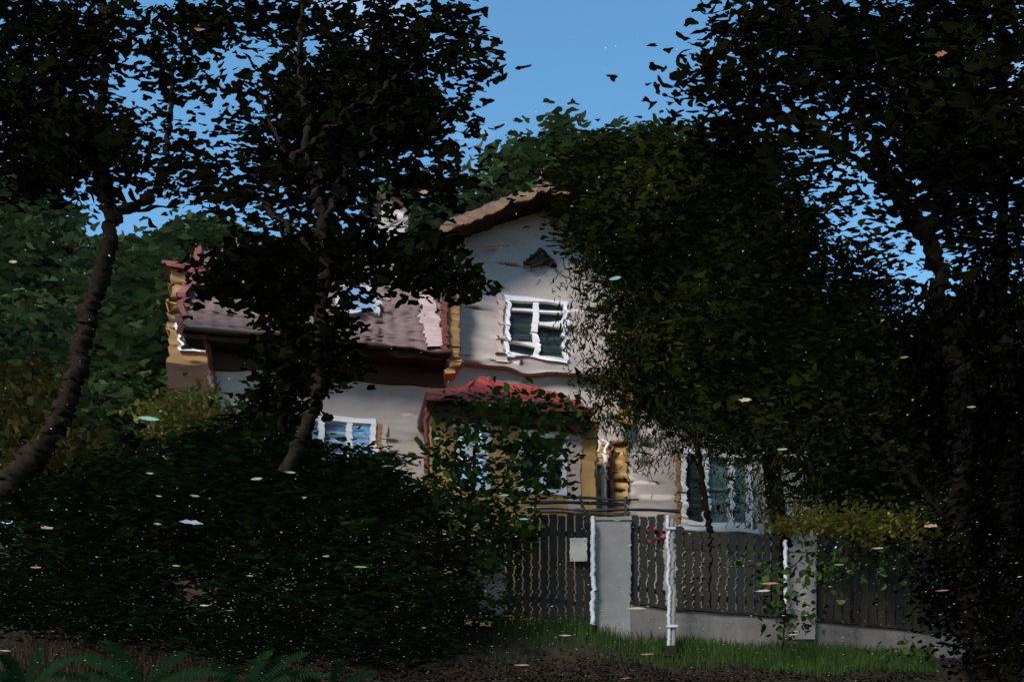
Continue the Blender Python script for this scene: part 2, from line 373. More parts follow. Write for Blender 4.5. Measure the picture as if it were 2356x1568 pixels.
# porch
PW = 1.1; W1 = (4.37, 4.98, 3.95, 5.08); W2 = (5.52, 6.40, 3.95, 5.08)
pm = wall_cells(MB(), 3.95, 6.95, 1.0, 5.42, PW, [W1, W2])
for u in (3.95, 6.95): pm.patch(H((u, PW, 1)), H((u, .003, 1)), H((u, .003, 5.42)), H((u, PW, 5.42)), .12)
pm.done('porch_wall', M['ochreb'], house)
window(PW, W1, [M['glass']], [4.675], [(4.65,)], .08); window(PW, W2, [M['glassd']], [5.96], [(4.65,)], .08)
MB().box(H, (6.42, PW + .004, 3.6), (6.66, PW + .03, 5.1), .06).done('window_surround', M['pink'], house)
MB().box(H, (6.98, .004, 1.2), (7.9, .05, 5.42), .08).done('ochre_panel', M['ochreb'], house)
pr = MB(); e = 5.48; r0, r1, zr = 5.2, 6.0, 6.3
c = [H((3.78, 1.45, e)), H((6.75, 1.45, e)), H((r1, .18, zr)), H((r0, .18, zr)), H((3.78, .005, e)), H((6.75, .005, e))]
pr.patch(c[0], c[1], c[2], c[3], .05); pr.patch(c[4], c[0], c[3], c[3], .05); pr.patch(c[1], c[5], c[2], c[2], .05)
pro = pr.done('porch_roof', M['red'], house)
for k_ in range(1, 11):      # standing seams
    u_ = 3.78 + k_ * .277; top = np.interp(u_, [3.78, r0, r1, 6.75], [0, 1, 1, 0])
    up = np.array([0, 0, .02]); b0 = H((u_, 1.45, e)) + up; b1 = H((u_, 1.45 - 1.27 * top, e + (zr - e) * top)) + up
    if top > .15: MB().tube([b0, b1], .014, 5, .06).done('seam', M['red'], pro)
MB().box(H, (3.76, .01, e - .14), (6.77, 1.46, e - .005), .06).done('porch_fascia', M['redline'], pro)
MB().box(H, (4.0, .9, e - .34), (6.7, 1.3, e - .145), .08).done('porch_beam', M['brown'], house)
for pts in ([(-.02, .5, 6.6), (.05, .2, 6.25), (.10, .1, 6.1), (.08, .09, 5.3), (.08, .09, 1.3)], [(12.02, .1, 6.6), (12.02, .1, 1.3)], [(7.55, .1, 5.3), (7.55, .1, 1.3)], [(3.84, 1.2, 5.35), (3.84, 1.18, 1.3)]):
    MB().tube([H(p) for p in pts], .05, 8, .05).done('downpipe', M['redline'], house)
for u in (7.17, 7.35):
    MB().tube([H((u, .3, 5.3)), H((u, .3, 1.3))], .03 if u < 7.3 else .05, 8, .05).done('porch_post', M['white'], house)
# rear wing past the left corner
rw = MB().box(H, (-.92, -4.4, 6.95), (-.05, -1.6, 8.75), .08).done('rear_wing', M['ochre'], house)
MB().box(H, (-.94, -4.4, 1.0), (-.03, -1.58, 6.945), .10).done('wing_boarding', M['brown'], rw)
MB().box(H, (-.72, -1.62, 7.15), (-.12, -1.55, 7.75), .05).done('wing_window', M['white'], rw)
for u in (-.66, -.38): MB().box(H, (u, -1.57, 7.2), (u + .21, -1.54, 7.7), .05).done('pane', M['glassd'], rw)
mb = MB(); mb.patch(H((-1.0, -1.5, 8.76)), H((0, -1.5, 8.9)), H((0, -4.5, 9.5)), H((-1.0, -4.5, 9.3)), .1); mb.box(H, (-1.0, -1.55, 8.72), (0, -1.5, 8.86), .06)
mb.done('wing_roof', M['redline'], rw)

# wall lamp arm with cables on the facade
br = thing('cable_bracket', H((3.5, .05, 4.6)), 'bent silver pipe bracket with dark cables on the grey wall right of the blue-glazed window', 'bracket')
MB().tube([P(885, 1025, 18.5), P(893, 1048, 18.45), P(884, 1066, 18.4), P(890, 1085, 18.4)], .04, 8, .03).done('pipe', M['steel'], br)
for a in ([(890, 1038), (940, 1046), (1000, 1056)], [(890, 1043), (930, 1055), (960, 1070)], [(905, 1048), (908, 1066), (902, 1080)]):
    MB().tube([P(x, y, 18.45) for x, y in a], .022, 6, .04).done('cable', M['cable'], br)

# ------------------------------------------------------------------ fence, retaining wall, pillars, poles
def FD(px): return 15.5 + max(0, px - 1450) * .0018
def top_py(px): return float(np.interp(px, [1080, 1240, 1545, 1560, 1880, 2250], [1250, 1183, 1186, 1222, 1232, 1250]))
def bot_py(px): return float(np.interp(px, [1080, 1160, 1360, 1450, 1550, 1800, 2250], [1395, 1408, 1436, 1386, 1402, 1418, 1470]))
def upright(mb, px0, px1, p0, p1, d, th, res=.05):
    a, b = P(px0, p0, d), P(px1, p0, d); c, e_ = P(px1, p1, d), P(px0, p1, d); o_ = np.array([0, th, 0])
    for q in ((a, b, c, e_), (a + o_, b + o_, c + o_, e_ + o_), (a, e_, e_ + o_, a + o_), (b, c, c + o_, b + o_), (a, b, b + o_, a + o_), (e_, c, c + o_, e_ + o_)):
        mb.patch(*q, res)
    return mb
rg = random.Random(5)
def fence_panel(x0, x1, pitch, label):
    t = thing('slat_fence', P((x0 + x1) / 2, bot_py((x0 + x1) / 2), FD((x0 + x1) / 2) + .02), label, 'fence', 'dark slat fence panels above the pond bank')
    x = x0
    while x < x1 - pitch * .5:
        m = 'slatb' if rg.random() < (.5 if x > 1600 else .12) else 'slat'
        upright(MB(), x, x + pitch - rg.uniform(2.0, 3.6), top_py(x) + rg.uniform(-3, 3), bot_py(x) + 4, FD(x), .025).done('slat', M[m], t)
        x += pitch
    for f_ in (.18, .82):
        mb = MB(); xa, xb = x0, x1
        n_ = 8
        for i in range(n_):
            u0, u1 = xa + (xb - xa) * i / n_, xa + (xb - xa) * (i + 1) / n_
            p0 = top_py(u0) * (1 - f_) + bot_py(u0) * f_; p1 = top_py(u1) * (1 - f_) + bot_py(u1) * f_
            d0, d1 = FD(u0) + .03, FD(u1) + .03
            mb.patch(P(u0, p0 - 6, d0), P(u1, p1 - 6, d1), P(u1, p1 + 6, d1), P(u0, p0 + 6, d0), .1)
            mb.patch(P(u0, p0 - 6, d0 + .04), P(u1, p1 - 6, d1 + .04), P(u1, p1 + 6, d1 + .04), P(u0, p0 + 6, d0 + .04), .1)
        mb.done('rail', M['slat'], t)
    return t
fence_panel(1164, 1356, 20, 'dark slat fence panel carrying the cream board, left of the grey pillar')
fence_panel(1452, 1534, 20, 'narrow dark slat fence panel with red flowers behind, beside the steel pole')
fence_panel(1556, 1800, 20, 'brown slat fence panel on the retaining wall, right of the steel pole')
fence_panel(1880, 2240, 20, 'mossy slat fence panel farthest right, past the last grey pillar')
def pillar(x0, x1, p0, p1, d, label):
    t = thing('concrete_pillar', P((x0 + x1) / 2, p1, d), label, 'pillar', 'grey pillars in the fence')
    upright(MB(), x0, x1, p0, p1, d, .3, .06).done('shaft', M['grey'], t)
    upright(MB(), x0 - 2, x1 + 2, p0 - 9, p0 - .5, d - .02, .34, .06).done('coping', M['grey'], t)
pillar(1076, 1160, 1262, 1420, 15.45, 'short pale grey pillar at the left end of the fence beside the shrub')
pillar(1372, 1450, 1196, 1470, 15.40, 'tall grey pillar between the two slat panels, white post on its left edge')
pillar(1817, 1876, 1268, 1470, 16.05, 'narrow grey pillar partly covered by lime green vine leaves')
rwt = thing('retaining_wall', P(1750, 1480, 16), 'low stained grey retaining wall under the fence above the grass', 'wall')
mb = MB()
pxs = np.linspace(1452, 2330, 60)
tp = np.array([P(x, np.interp(x, [1452, 1550, 1800, 2060, 2330], [1388, 1404, 1420, 1446, 1475]), FD(x) - .1) for x in pxs])
for a, b in zip(tp, tp[1:]):
    o_ = np.array([0, .35, 0]); lo0 = a.copy(); lo1 = b.copy(); lo0[2] = lo1[2] = .1
    mb.patch(lo0, lo1, b, a, .1); mb.patch(a, b, b + o_, a + o_, .15)
mb.done('wall_face', M['greyd'], rwt)
mb = MB()
for a, b in zip(tp, tp[1:]):
    o_ = np.array([0, -.03, 0]); u_ = np.array([0, 0, .05])
    mb.patch(a + o_ + u_ * .1, b + o_ + u_ * .1, b + o_ + u_, a + o_ + u_, .1); mb.patch(a + o_ + u_, b + o_ + u_, b - o_ * 12 + u_, a - o_ * 12 + u_, .2)
mb.done('wall_coping', M['slatb'], rwt)
def pole(px, p0, p1, d, r_, m, label, name='fence_post', cap=True):
    t = thing(name, P(px, p1, d), label, 'post')
    MB().tube([P(px, p0, d), P(px, p1 + 10, d)], r_, 10, .03).done('shaft', M[m], t)
    if cap: MB().tube([P(px, p0 - 3, d), P(px, p0, d)], [r_ * .6, r_ * 1.15], 10, .01).done('cap', M[m], t)
    return t
pole(1364, 1190, 1426, 15.28, .036, 'postw', 'slim white post on the left edge of the tall grey pillar')
sp_ = pole(1539, 1188, 1488, 15.0, .028, 'steel', 'pale steel pole standing in the grass before the retaining wall', 'steel_pole')
MB().tube([P(1549, 1192, 15.02), P(1549, 1498, 15.02)], .036, 10, .03).done('shaded_side', M['grey'], sp_)  # darker tube beside the shaft, standing in for the pole's shaded right half
for y_ in (1215, 1440): MB().box(lambda p: P(1544, y_, 14.98) + p, (-.075, -.02, -.015), (.09, .03, .015), .03).done('clamp', M['steel'], sp_)
pole(1807, 1244, 1392, 15.85, .032, 'postw', 'white post beside the narrow pillar, half covered by vine leaves')
bx = MB(); upright(bx, 1528, 1556, 1484, 1508, 14.95, .2, .05)
put(bx.done('concrete_footing', M['soil'], loc=None), 'dark footing block at the foot of the steel pole', 'block')
sg = thing('board_sign', P(1331, 1290, 15.4), 'blank cream board fixed to the dark slats', 'sign')
upright(MB(), 1311, 1351, 1236, 1290, 15.42, .03, .05).done('board', M['cream'], sg)
for x in (1316, 1346):
    for y in (1242, 1284): MB().box(lambda p: P(x, y, 15.415) + p, (-.012, -.008, -.012), (.012, .002, .012), .03).done('screw', M['steel'], sg)
# terrace rails behind the fence
tr = thing('terrace_railing', P(1380, 1180, 16.4), 'low terrace railing of dark and pale horizontal bars above the slat fence', 'railing')
for x0, x1, y, r_, m in ((1210, 1290, 1166, .03, 'white'), (1200, 1440, 1154, .022, 'cable'), (1230, 1560, 1168, .02, 'cable'), (1230, 1450, 1176, .03, 'ochre'), (1300, 1470, 1146, .018, 'cable')):
    MB().tube([P(x0, y, 16.4), P(x1, y + 5, 16.6)], r_, 6, .05).done('bar', M[m], tr)
for x in (1232, 1340, 1440): MB().tube([P(x, 1142, 16.45), P(x, 1330, 16.45)], .025, 6, .05).done('railing_post', M['cable'], tr)

# ------------------------------------------------------------------ foliage
def leaf_cloud(blobs, size, asp, seed, up=.6, clump=14, hang=0.0, spread=.16, tint=(.55, 1.5), shape='leaf', dd=.9, hue=.15, dens=1.0, flat=.45, back=.8):
    g_ = np.random.default_rng(seed); pos = []; tn = []
    for (px, py, rx, ry, n_, d) in blobs:
        n_ = max(clump, int(n_ * dens))
        nc = max(1, n_ // clump)
        a = g_.uniform(0, 2 * np.pi, nc); r_ = np.sqrt(g_.uniform(0, 1, nc)) * g_.uniform(.85, 1.12, nc)
        dep = g_.normal(0, dd * .6, nc); dist = d + dep
        cx = (px + rx * r_ * np.cos(a) - CX) * dist / F; cz = (HY - (py + ry * r_ * np.sin(a))) * dist / F + EYE
        c = np.stack([cx, dist, cz], 1)
        tn.append(np.repeat(g_.uniform(*tint, nc), clump))
        pos.append(np.repeat(c, clump, 0) + g_.normal(0, spread, (nc * clump, 3)) * [1.25, 1, .7])
    p = np.concatenate(pos); n_ = len(p); tn = np.concatenate(tn)[:, None] * g_.uniform(.85, 1.15, (n_, 1))
    nrm = g_.normal(0, 1, (n_, 3)); nrm[:, 2] = np.abs(nrm[:, 2]) + up * 2; nrm[:, 1] = np.abs(nrm[:, 1]) * back + up * back * 1.2 + nrm[:, 1] * (1 - back); nrm /= np.linalg.norm(nrm, axis=1)[:, None]
    ax = g_.normal(0, 1, (n_, 3)); ax[:, 2] -= hang * 2; ax -= (ax * nrm).sum(1)[:, None] * nrm * (0 if hang > .5 else 1)
    ax /= np.linalg.norm(ax, axis=1)[:, None]; bx_ = np.cross(nrm, ax); bx_ /= np.linalg.norm(bx_, axis=1)[:, None] + 1e-9
    s = size * g_.uniform(.55, 1.35, n_)
    if shape == 'blob':      # leaf sprays run together by the ripples: broad, lying flat
        m = 16; th = np.linspace(0, 2 * np.pi, m + 1)[:-1]
        ax = np.stack([np.ones(n_), g_.normal(0, .2, n_), g_.normal(0, .2, n_)], 1); bx_ = np.stack([g_.normal(0, .1, n_), -.9 + g_.normal(0, .12, n_), np.ones(n_)], 1)
        rad = 1 + .3 * np.cos(2 * th + g_.uniform(0, 6, (n_, 1))) * g_.uniform(0, 1, (n_, 1)) + .3 * np.cos(3 * th + g_.uniform(0, 6, (n_, 1))) + g_.normal(0, .1, (n_, m))
        co = p[:, None] + .5 * s[:, None, None] * ((np.cos(th) * rad)[:, :, None] * ax[:, None] + flat * (np.sin(th) * rad)[:, :, None] * bx_[:, None])
        col = np.repeat(np.clip(tn * (1 + g_.normal(0, hue, (n_, 3)) * [1, .4, .6]), .1, 3), m, 0)
        return co.reshape(-1, 3), np.arange(n_ * m).reshape(n_, m), col
    if shape == 'leaf': prof = np.array([(-.5, 0), (-.25, .34), (.1, .40), (.38, .2), (.5, 0), (.32, -.22), (.05, -.40), (-.3, -.32)])
    else: prof = np.array([(-.5, 0), (-.1, .5), (.25, .4), (.5, 0), (.2, -.5), (-.2, -.4)])
    m = len(prof)
    co = p[:, None] + s[:, None, None] * (prof[None, :, :1] * ax[:, None] + prof[None, :, 1:] * asp * bx_[:, None])
    co += (nrm * s[:, None] * .12)[:, None] * (np.abs(prof[:, 0]) * 2)[None, :, None]
    co = co.reshape(-1, 3)
    col = tn * (1 + g_.normal(0, hue, (n_, 3)) * [1, .4, .6]); col = np.repeat(np.clip(col, .1, 3), m, 0)
    return co, np.arange(n_ * m).reshape(n_, m), col
def plant(name, foot, label, cat, blobs, size, asp, lm, seed, trunks=(), bm='barkd', group=None, crown='crown', trunkname='trunk', k=1.0, core=0, **kw):
    t = thing(name, foot, label, cat, group)
    for i, (pts, rads) in enumerate(trunks):
        MB().tube([P(*q) for q in pts], rads, 10, .03, .09, seed + i).done(trunkname if i == 0 else 'limb', M[bm], t, k=k * .7, smooth=True)
    if blobs:
        co, fc, col = leaf_cloud(blobs, size, asp, seed, **kw)
        if core:      # inner sprays that close the crown
            kw2 = dict(kw); kw2.update(shape='blob', dens=core, flat=.3, clump=7, hue=.08)
            c2, f2, l2 = leaf_cloud([(a, b, rx * .88, ry * .88, n, d_ + .25) for a, b, rx, ry, n, d_ in blobs], .24, 1, seed + 500, **kw2)
            mesh(crown, np.vstack([co, c2]), [fc, f2 + len(co)], M[lm], t, k=k, col=np.vstack([col, l2]))
            return t
        mesh(crown, co, fc, M[lm], t, k=k, col=col)
    return t

# --- left curved tree
D1 = 15.0
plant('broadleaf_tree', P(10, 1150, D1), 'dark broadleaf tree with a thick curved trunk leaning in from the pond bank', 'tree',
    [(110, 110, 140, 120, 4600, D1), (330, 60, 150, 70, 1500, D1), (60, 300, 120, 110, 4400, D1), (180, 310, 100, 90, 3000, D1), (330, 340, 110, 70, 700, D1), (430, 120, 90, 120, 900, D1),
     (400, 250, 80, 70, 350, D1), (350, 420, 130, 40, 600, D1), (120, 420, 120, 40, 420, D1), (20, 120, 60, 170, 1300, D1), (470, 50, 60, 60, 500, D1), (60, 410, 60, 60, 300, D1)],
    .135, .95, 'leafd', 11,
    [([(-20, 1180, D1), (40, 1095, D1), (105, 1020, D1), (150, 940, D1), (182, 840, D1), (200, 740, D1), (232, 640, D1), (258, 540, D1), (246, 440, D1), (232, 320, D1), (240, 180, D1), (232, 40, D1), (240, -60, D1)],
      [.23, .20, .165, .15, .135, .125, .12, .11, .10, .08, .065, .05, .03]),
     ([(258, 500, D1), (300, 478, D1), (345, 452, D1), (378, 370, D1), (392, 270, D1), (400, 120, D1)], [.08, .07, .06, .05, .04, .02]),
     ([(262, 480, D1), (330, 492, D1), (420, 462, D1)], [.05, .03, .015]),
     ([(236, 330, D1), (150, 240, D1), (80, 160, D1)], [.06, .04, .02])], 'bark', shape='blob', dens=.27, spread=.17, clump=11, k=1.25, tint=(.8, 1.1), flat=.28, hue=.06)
# --- middle slender tree
D2 = 14.6
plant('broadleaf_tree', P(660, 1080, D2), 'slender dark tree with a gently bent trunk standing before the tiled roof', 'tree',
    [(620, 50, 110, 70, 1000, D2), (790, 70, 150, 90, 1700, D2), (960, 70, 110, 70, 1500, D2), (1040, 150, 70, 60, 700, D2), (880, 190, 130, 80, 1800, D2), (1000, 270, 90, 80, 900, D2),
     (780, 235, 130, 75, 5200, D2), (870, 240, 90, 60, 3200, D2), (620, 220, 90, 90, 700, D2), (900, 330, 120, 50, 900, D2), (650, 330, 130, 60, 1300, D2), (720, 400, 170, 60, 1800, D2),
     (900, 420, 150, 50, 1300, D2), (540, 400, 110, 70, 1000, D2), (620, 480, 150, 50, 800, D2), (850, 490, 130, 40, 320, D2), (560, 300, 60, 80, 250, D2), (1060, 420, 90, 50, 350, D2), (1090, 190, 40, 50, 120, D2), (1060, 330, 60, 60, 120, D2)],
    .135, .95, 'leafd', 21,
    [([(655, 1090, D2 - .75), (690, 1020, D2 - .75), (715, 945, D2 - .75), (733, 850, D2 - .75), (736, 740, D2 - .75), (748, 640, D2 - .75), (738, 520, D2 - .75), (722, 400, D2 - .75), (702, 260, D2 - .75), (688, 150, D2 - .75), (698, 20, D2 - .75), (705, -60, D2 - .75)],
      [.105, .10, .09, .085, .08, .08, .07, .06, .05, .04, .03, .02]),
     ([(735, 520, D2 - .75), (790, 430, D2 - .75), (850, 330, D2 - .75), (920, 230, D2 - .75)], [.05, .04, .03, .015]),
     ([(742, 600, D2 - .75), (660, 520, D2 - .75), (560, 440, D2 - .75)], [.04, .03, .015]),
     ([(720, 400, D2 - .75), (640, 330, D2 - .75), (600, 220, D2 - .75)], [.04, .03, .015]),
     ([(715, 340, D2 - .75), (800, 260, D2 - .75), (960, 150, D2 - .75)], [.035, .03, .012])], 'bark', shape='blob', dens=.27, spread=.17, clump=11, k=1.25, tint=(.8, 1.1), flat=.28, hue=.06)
plant('broadleaf_tree', P(650, 1000, 14.3), 'thin sapling stem with hanging leaf sprays against the plaster wall left of the bent trunk', 'sapling',
    [(610, 640, 110, 55, 850, 14.3), (640, 590, 110, 40, 500, 14.3), (500, 650, 60, 40, 170, 14.3), (680, 690, 80, 50, 500, 14.3), (840, 600, 110, 40, 380, 14.3), (950, 620, 70, 45, 480, 14.3), (990, 590, 60, 40, 240, 14.3), (800, 690, 50, 50, 70, 14.3),
     (800, 560, 120, 35, 260, 14.3), (1075, 665, 16, 30, 120, 14.3), (650, 810, 70, 40, 280, 14.3), (760, 830, 70, 35, 260, 14.3), (700, 880, 60, 40, 200, 14.3), (620, 860, 30, 40, 90, 14.3), (630, 930, 50, 25, 160, 14.3), (730, 760, 90, 30, 240, 14.3)],
    .13, .85, 'leafd', 31, [([(652, 1010, 14.3), (652, 900, 14.3), (658, 780, 14.3), (668, 650, 14.3), (650, 560, 14.3), (640, 420, 14.3)], [.06, .055, .05, .045, .035, .02])], 'barkd', spread=.14, shape='blob', flat=.38, dens=.75, clump=8)
# --- upper right overhanging tree
D4 = 14.2
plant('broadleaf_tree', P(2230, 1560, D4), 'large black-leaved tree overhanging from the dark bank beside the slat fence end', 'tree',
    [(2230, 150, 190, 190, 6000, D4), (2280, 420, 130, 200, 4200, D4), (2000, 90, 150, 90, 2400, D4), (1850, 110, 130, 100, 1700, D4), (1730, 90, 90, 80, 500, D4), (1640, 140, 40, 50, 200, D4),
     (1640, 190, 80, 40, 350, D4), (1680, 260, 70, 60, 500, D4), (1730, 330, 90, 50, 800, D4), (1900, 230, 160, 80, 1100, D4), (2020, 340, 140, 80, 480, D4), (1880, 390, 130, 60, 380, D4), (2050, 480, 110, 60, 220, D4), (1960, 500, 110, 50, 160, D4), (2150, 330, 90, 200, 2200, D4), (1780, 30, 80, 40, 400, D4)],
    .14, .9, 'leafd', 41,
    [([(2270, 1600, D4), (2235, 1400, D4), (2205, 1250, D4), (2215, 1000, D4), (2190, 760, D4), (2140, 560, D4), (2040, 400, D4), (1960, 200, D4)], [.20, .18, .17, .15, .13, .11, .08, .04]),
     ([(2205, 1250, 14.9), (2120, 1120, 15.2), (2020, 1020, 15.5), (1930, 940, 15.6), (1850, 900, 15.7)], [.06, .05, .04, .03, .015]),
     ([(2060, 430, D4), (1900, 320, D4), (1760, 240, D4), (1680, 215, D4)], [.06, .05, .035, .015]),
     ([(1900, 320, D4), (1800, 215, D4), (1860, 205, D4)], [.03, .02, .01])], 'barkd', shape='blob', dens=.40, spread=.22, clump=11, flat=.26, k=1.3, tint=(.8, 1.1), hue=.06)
plant('broadleaf_tree', P(2300, 1560, 13.9), 'dark ivy-hung trunk with dense black foliage at the water edge past the fence', 'tree',
    [(2290, 800, 110, 200, 4200, 14.6), (2300, 1150, 90, 220, 4200, 14.6), (2230, 980, 90, 150, 2600, 14.8), (2290, 1450, 80, 130, 2200, 14.4), (2150, 780, 60, 120, 1200, 14.8), (2180, 1350, 70, 150, 900, 14.5)],
    .09, .8, 'leafd', 46, [([(2320, 1600, 14.2), (2310, 1300, 14.2), (2320, 1000, 14.4), (2300, 700, 14.4), (2310, 400, 14.4)], [.17, .16, .14, .11, .06])], 'barkd')
# --- olive tree before the right half of the house
D5 = 16.4
plant('weeping_tree', P(1760, 1440, D5), 'dense olive green tree with drooping fine foliage covering the right half of the house', 'tree',
    [(1470, 410, 150, 60, 1900, D5), (1640, 420, 160, 70, 2600, D5), (1420, 500, 100, 80, 1900, D5), (1560, 560, 170, 130, 4600, D5), (1740, 570, 140, 120, 3600, D5), (1950, 680, 120, 110, 1500, D5), (1700, 760, 220, 130, 5200, D5),
     (1920, 820, 170, 130, 4200, D5), (1560, 720, 120, 110, 2400, D5), (1600, 880, 150, 80, 2200, D5), (1800, 960, 190, 90, 3000, D5), (2050, 950, 140, 150, 3000, D5), (1980, 1090, 150, 70, 1500, D5), (1380, 420, 60, 60, 500, D5), (1450, 335, 140, 14, 90, D5), (1600, 345, 110, 16, 100, D5), (1300, 380, 50, 40, 160, D5)],
    .115, .42, 'leafo', 51,
    [([(1790, 1440, D5), (1800, 1250, D5), (1770, 1050, D5), (1720, 800, D5), (1650, 600, D5), (1590, 420, D5)], [.16, .15, .13, .11, .07, .03]),
     ([(1770, 1050, D5), (1900, 850, D5), (1980, 650, D5)], [.08, .06, .02]), ([(1740, 880, D5), (1560, 740, D5), (1440, 620, D5)], [.06, .04, .015])],
    'barkd', shape='blob', flat=.22, spread=.24, hue=.08, dens=1.35, tint=(.55, 1.25), clump=12, k=1.2)
plant('weeping_tree', P(1620, 1420, 15.9), 'thin drooping sprays of a weeping tree hanging over the gable window and porch', 'tree',
    [(1370, 660, 60, 70, 380, 15.9), (1330, 640, 50, 40, 130, 15.9), (1370, 760, 60, 60, 420, 15.9), (1400, 860, 70, 70, 520, 15.9), (1360, 880, 40, 40, 160, 15.9), (1320, 745, 50, 40, 110, 15.9), (1440, 740, 50, 120, 520, 15.9), (1470, 950, 80, 60, 620, 15.9), (1400, 960, 60, 30, 260, 15.9),
     (1560, 1010, 110, 40, 560, 15.9), (1680, 1040, 110, 40, 500, 15.9), (1780, 1090, 110, 60, 900, 15.9), (1500, 1060, 40, 40, 130, 15.9), (1720, 1160, 60, 50, 260, 15.9), (1480, 860, 60, 80, 500, 15.9), (1830, 1150, 70, 40, 300, 15.9)],
    .11, .2, 'leafo', 61, [([(1640, 1430, 15.9), (1630, 1200, 15.9), (1600, 1000, 15.9), (1540, 800, 15.9), (1450, 640, 15.9)], [.05, .05, .045, .03, .012]),
        ([(1600, 1000, 15.9), (1480, 930, 15.9), (1390, 900, 15.9)], [.03, .02, .008])], 'barkd', hang=1.0, spread=.13, clump=10, up=.1, hue=.25)

# --- trees behind the house and to its left
for i, (foot, blobs, label, trunk) in enumerate((
    ((60, 1000, 25), [(40, 520, 110, 90, 2200, 25), (90, 640, 120, 120, 2600, 25), (20, 760, 90, 150, 2200, 25), (120, 830, 110, 120, 2200, 25)], 'tall grey-green tree at the far left behind the curved trunk', ([(60, 1050, 25), (60, 700, 25), (50, 500, 25)], [.3, .22, .06])),
    ((300, 1000, 24), [(300, 640, 90, 60, 1600, 24), (330, 740, 100, 80, 2200, 24), (280, 850, 120, 90, 2600, 24), (340, 940, 90, 60, 1400, 24)], 'mid green tree filling the gap between the curved trunk and the house', ([(300, 1050, 24), (300, 800, 24), (305, 620, 24)], [.25, .2, .05])),
    ((450, 800, 28), [(430, 570, 70, 35, 900, 28), (480, 545, 60, 25, 600, 28), (390, 640, 60, 60, 1000, 28)], 'pale green tree crown rising behind the ochre rear wing', ([(430, 800, 28), (430, 600, 28), (440, 560, 28)], [.2, .15, .05])),
    ((1250, 700, 28), [(1250, 400, 70, 60, 900, 28), (1200, 390, 60, 50, 600, 28), (1290, 310, 14, 40, 160, 28), (1330, 440, 60, 60, 800, 28), (1400, 350, 90, 30, 420, 28), (1180, 450, 90, 40, 800, 28), (1530, 320, 120, 14, 260, 28)], 'bright green tree crown rising behind the gable ridge', ([(1260, 700, 28), (1260, 450, 28), (1285, 290, 28)], [.2, .15, .03])),
    ((1000, 750, 27), [(980, 500, 90, 40, 900, 27), (1060, 530, 50, 40, 420, 27), (920, 470, 50, 30, 300, 27)], 'low leaf-green tree crown behind the pale chimney', ([(980, 750, 27), (980, 560, 27), (985, 490, 27)], [.15, .12, .04])))):
    plant('background_tree', P(*foot), label, 'tree', blobs, .26, .8, 'leafg', 70 + i, [trunk], 'barkd', group='trees behind the house', spread=.3, shape='blob', flat=.3, dens=.9, tint=(.6, 1.6), hue=.12, clump=10)

co, fc, col = leaf_cloud([(60, 1000, 250, 170, 2600, 34), (380, 1080, 240, 130, 2400, 34), (650, 1150, 200, 120, 1500, 34), (2000, 1050, 300, 150, 2400, 34), (2300, 950, 200, 260, 2600, 34), (2200, 1250, 250, 120, 1800, 34), (1250, 1000, 500, 60, 600, 38)],
    .55, .8, 88, up=.3, spread=.6, clump=12, dd=2.5)
put(mesh('woodland', co, fc, M['leafg'], col=col * .8), 'dim green woodland on the slope behind the house', 'woodland', kind='stuff')

# --- shrubs
plant('shrub', P(470, 1000, 17), 'yellow-green shrub at the left foot of the plaster wall', 'shrub', [(440, 930, 55, 25, 700, 17), (395, 965, 60, 30, 700, 17), (480, 985, 70, 24, 600, 17), (560, 1010, 60, 18, 350, 17)], .09, .7, 'leafy', 81, [([(460, 1060, 17), (460, 980, 17), (450, 930, 17)], [.04, .03, .01])], trunkname='stem', crown='foliage')
plant('shrub', P(1950, 1400, 16.1), 'sunlit yellow-green hedge shrub behind the mossy fence panel', 'shrub', [(1840, 1205, 70, 22, 500, 15.95), (1950, 1200, 90, 24, 700, 15.95), (2060, 1208, 80, 26, 600, 15.95), (2150, 1225, 60, 34, 300, 15.95)], .085, .7, 'leafy', 82, [([(1960, 1430, 16.1), (1960, 1280, 16.1), (1955, 1195, 16.1)], [.03, .02, .01])], trunkname='stem', crown='foliage', dd=.25)
fl_ = thing('flowering_plant', P(1498, 1380, 15.62), 'plant with small red flowers showing through the gaps of the narrow slat panel', 'plant')
MB().tube([P(1496, 1395, 15.64), P(1494, 1300, 15.64), P(1497, 1205, 15.64)], [.012, .01, .006], 6, .05).done('stem', M['leafb'], fl_)
for fx, fy in ((1472, 1212), (1491, 1222), (1511, 1216), (1473, 1243), (1492, 1248), (1512, 1240), (1531, 1236)):
    MB().tube([P(fx - 5, fy + 2, 15.60), P(fx, fy - 1, 15.59), P(fx + 5, fy + 1, 15.60)], [.012, .045, .014], 7, .012, .25, fx).done('flower', M['flower'], fl_)
    MB().tube([P(fx, fy, 15.61), P((fx + 1496) / 2, fy + 40, 15.62), P(1496, fy + 90, 15.64)], [.006, .007, .008], 5, .05).done('flower_stalk', M['leafb'], fl_)
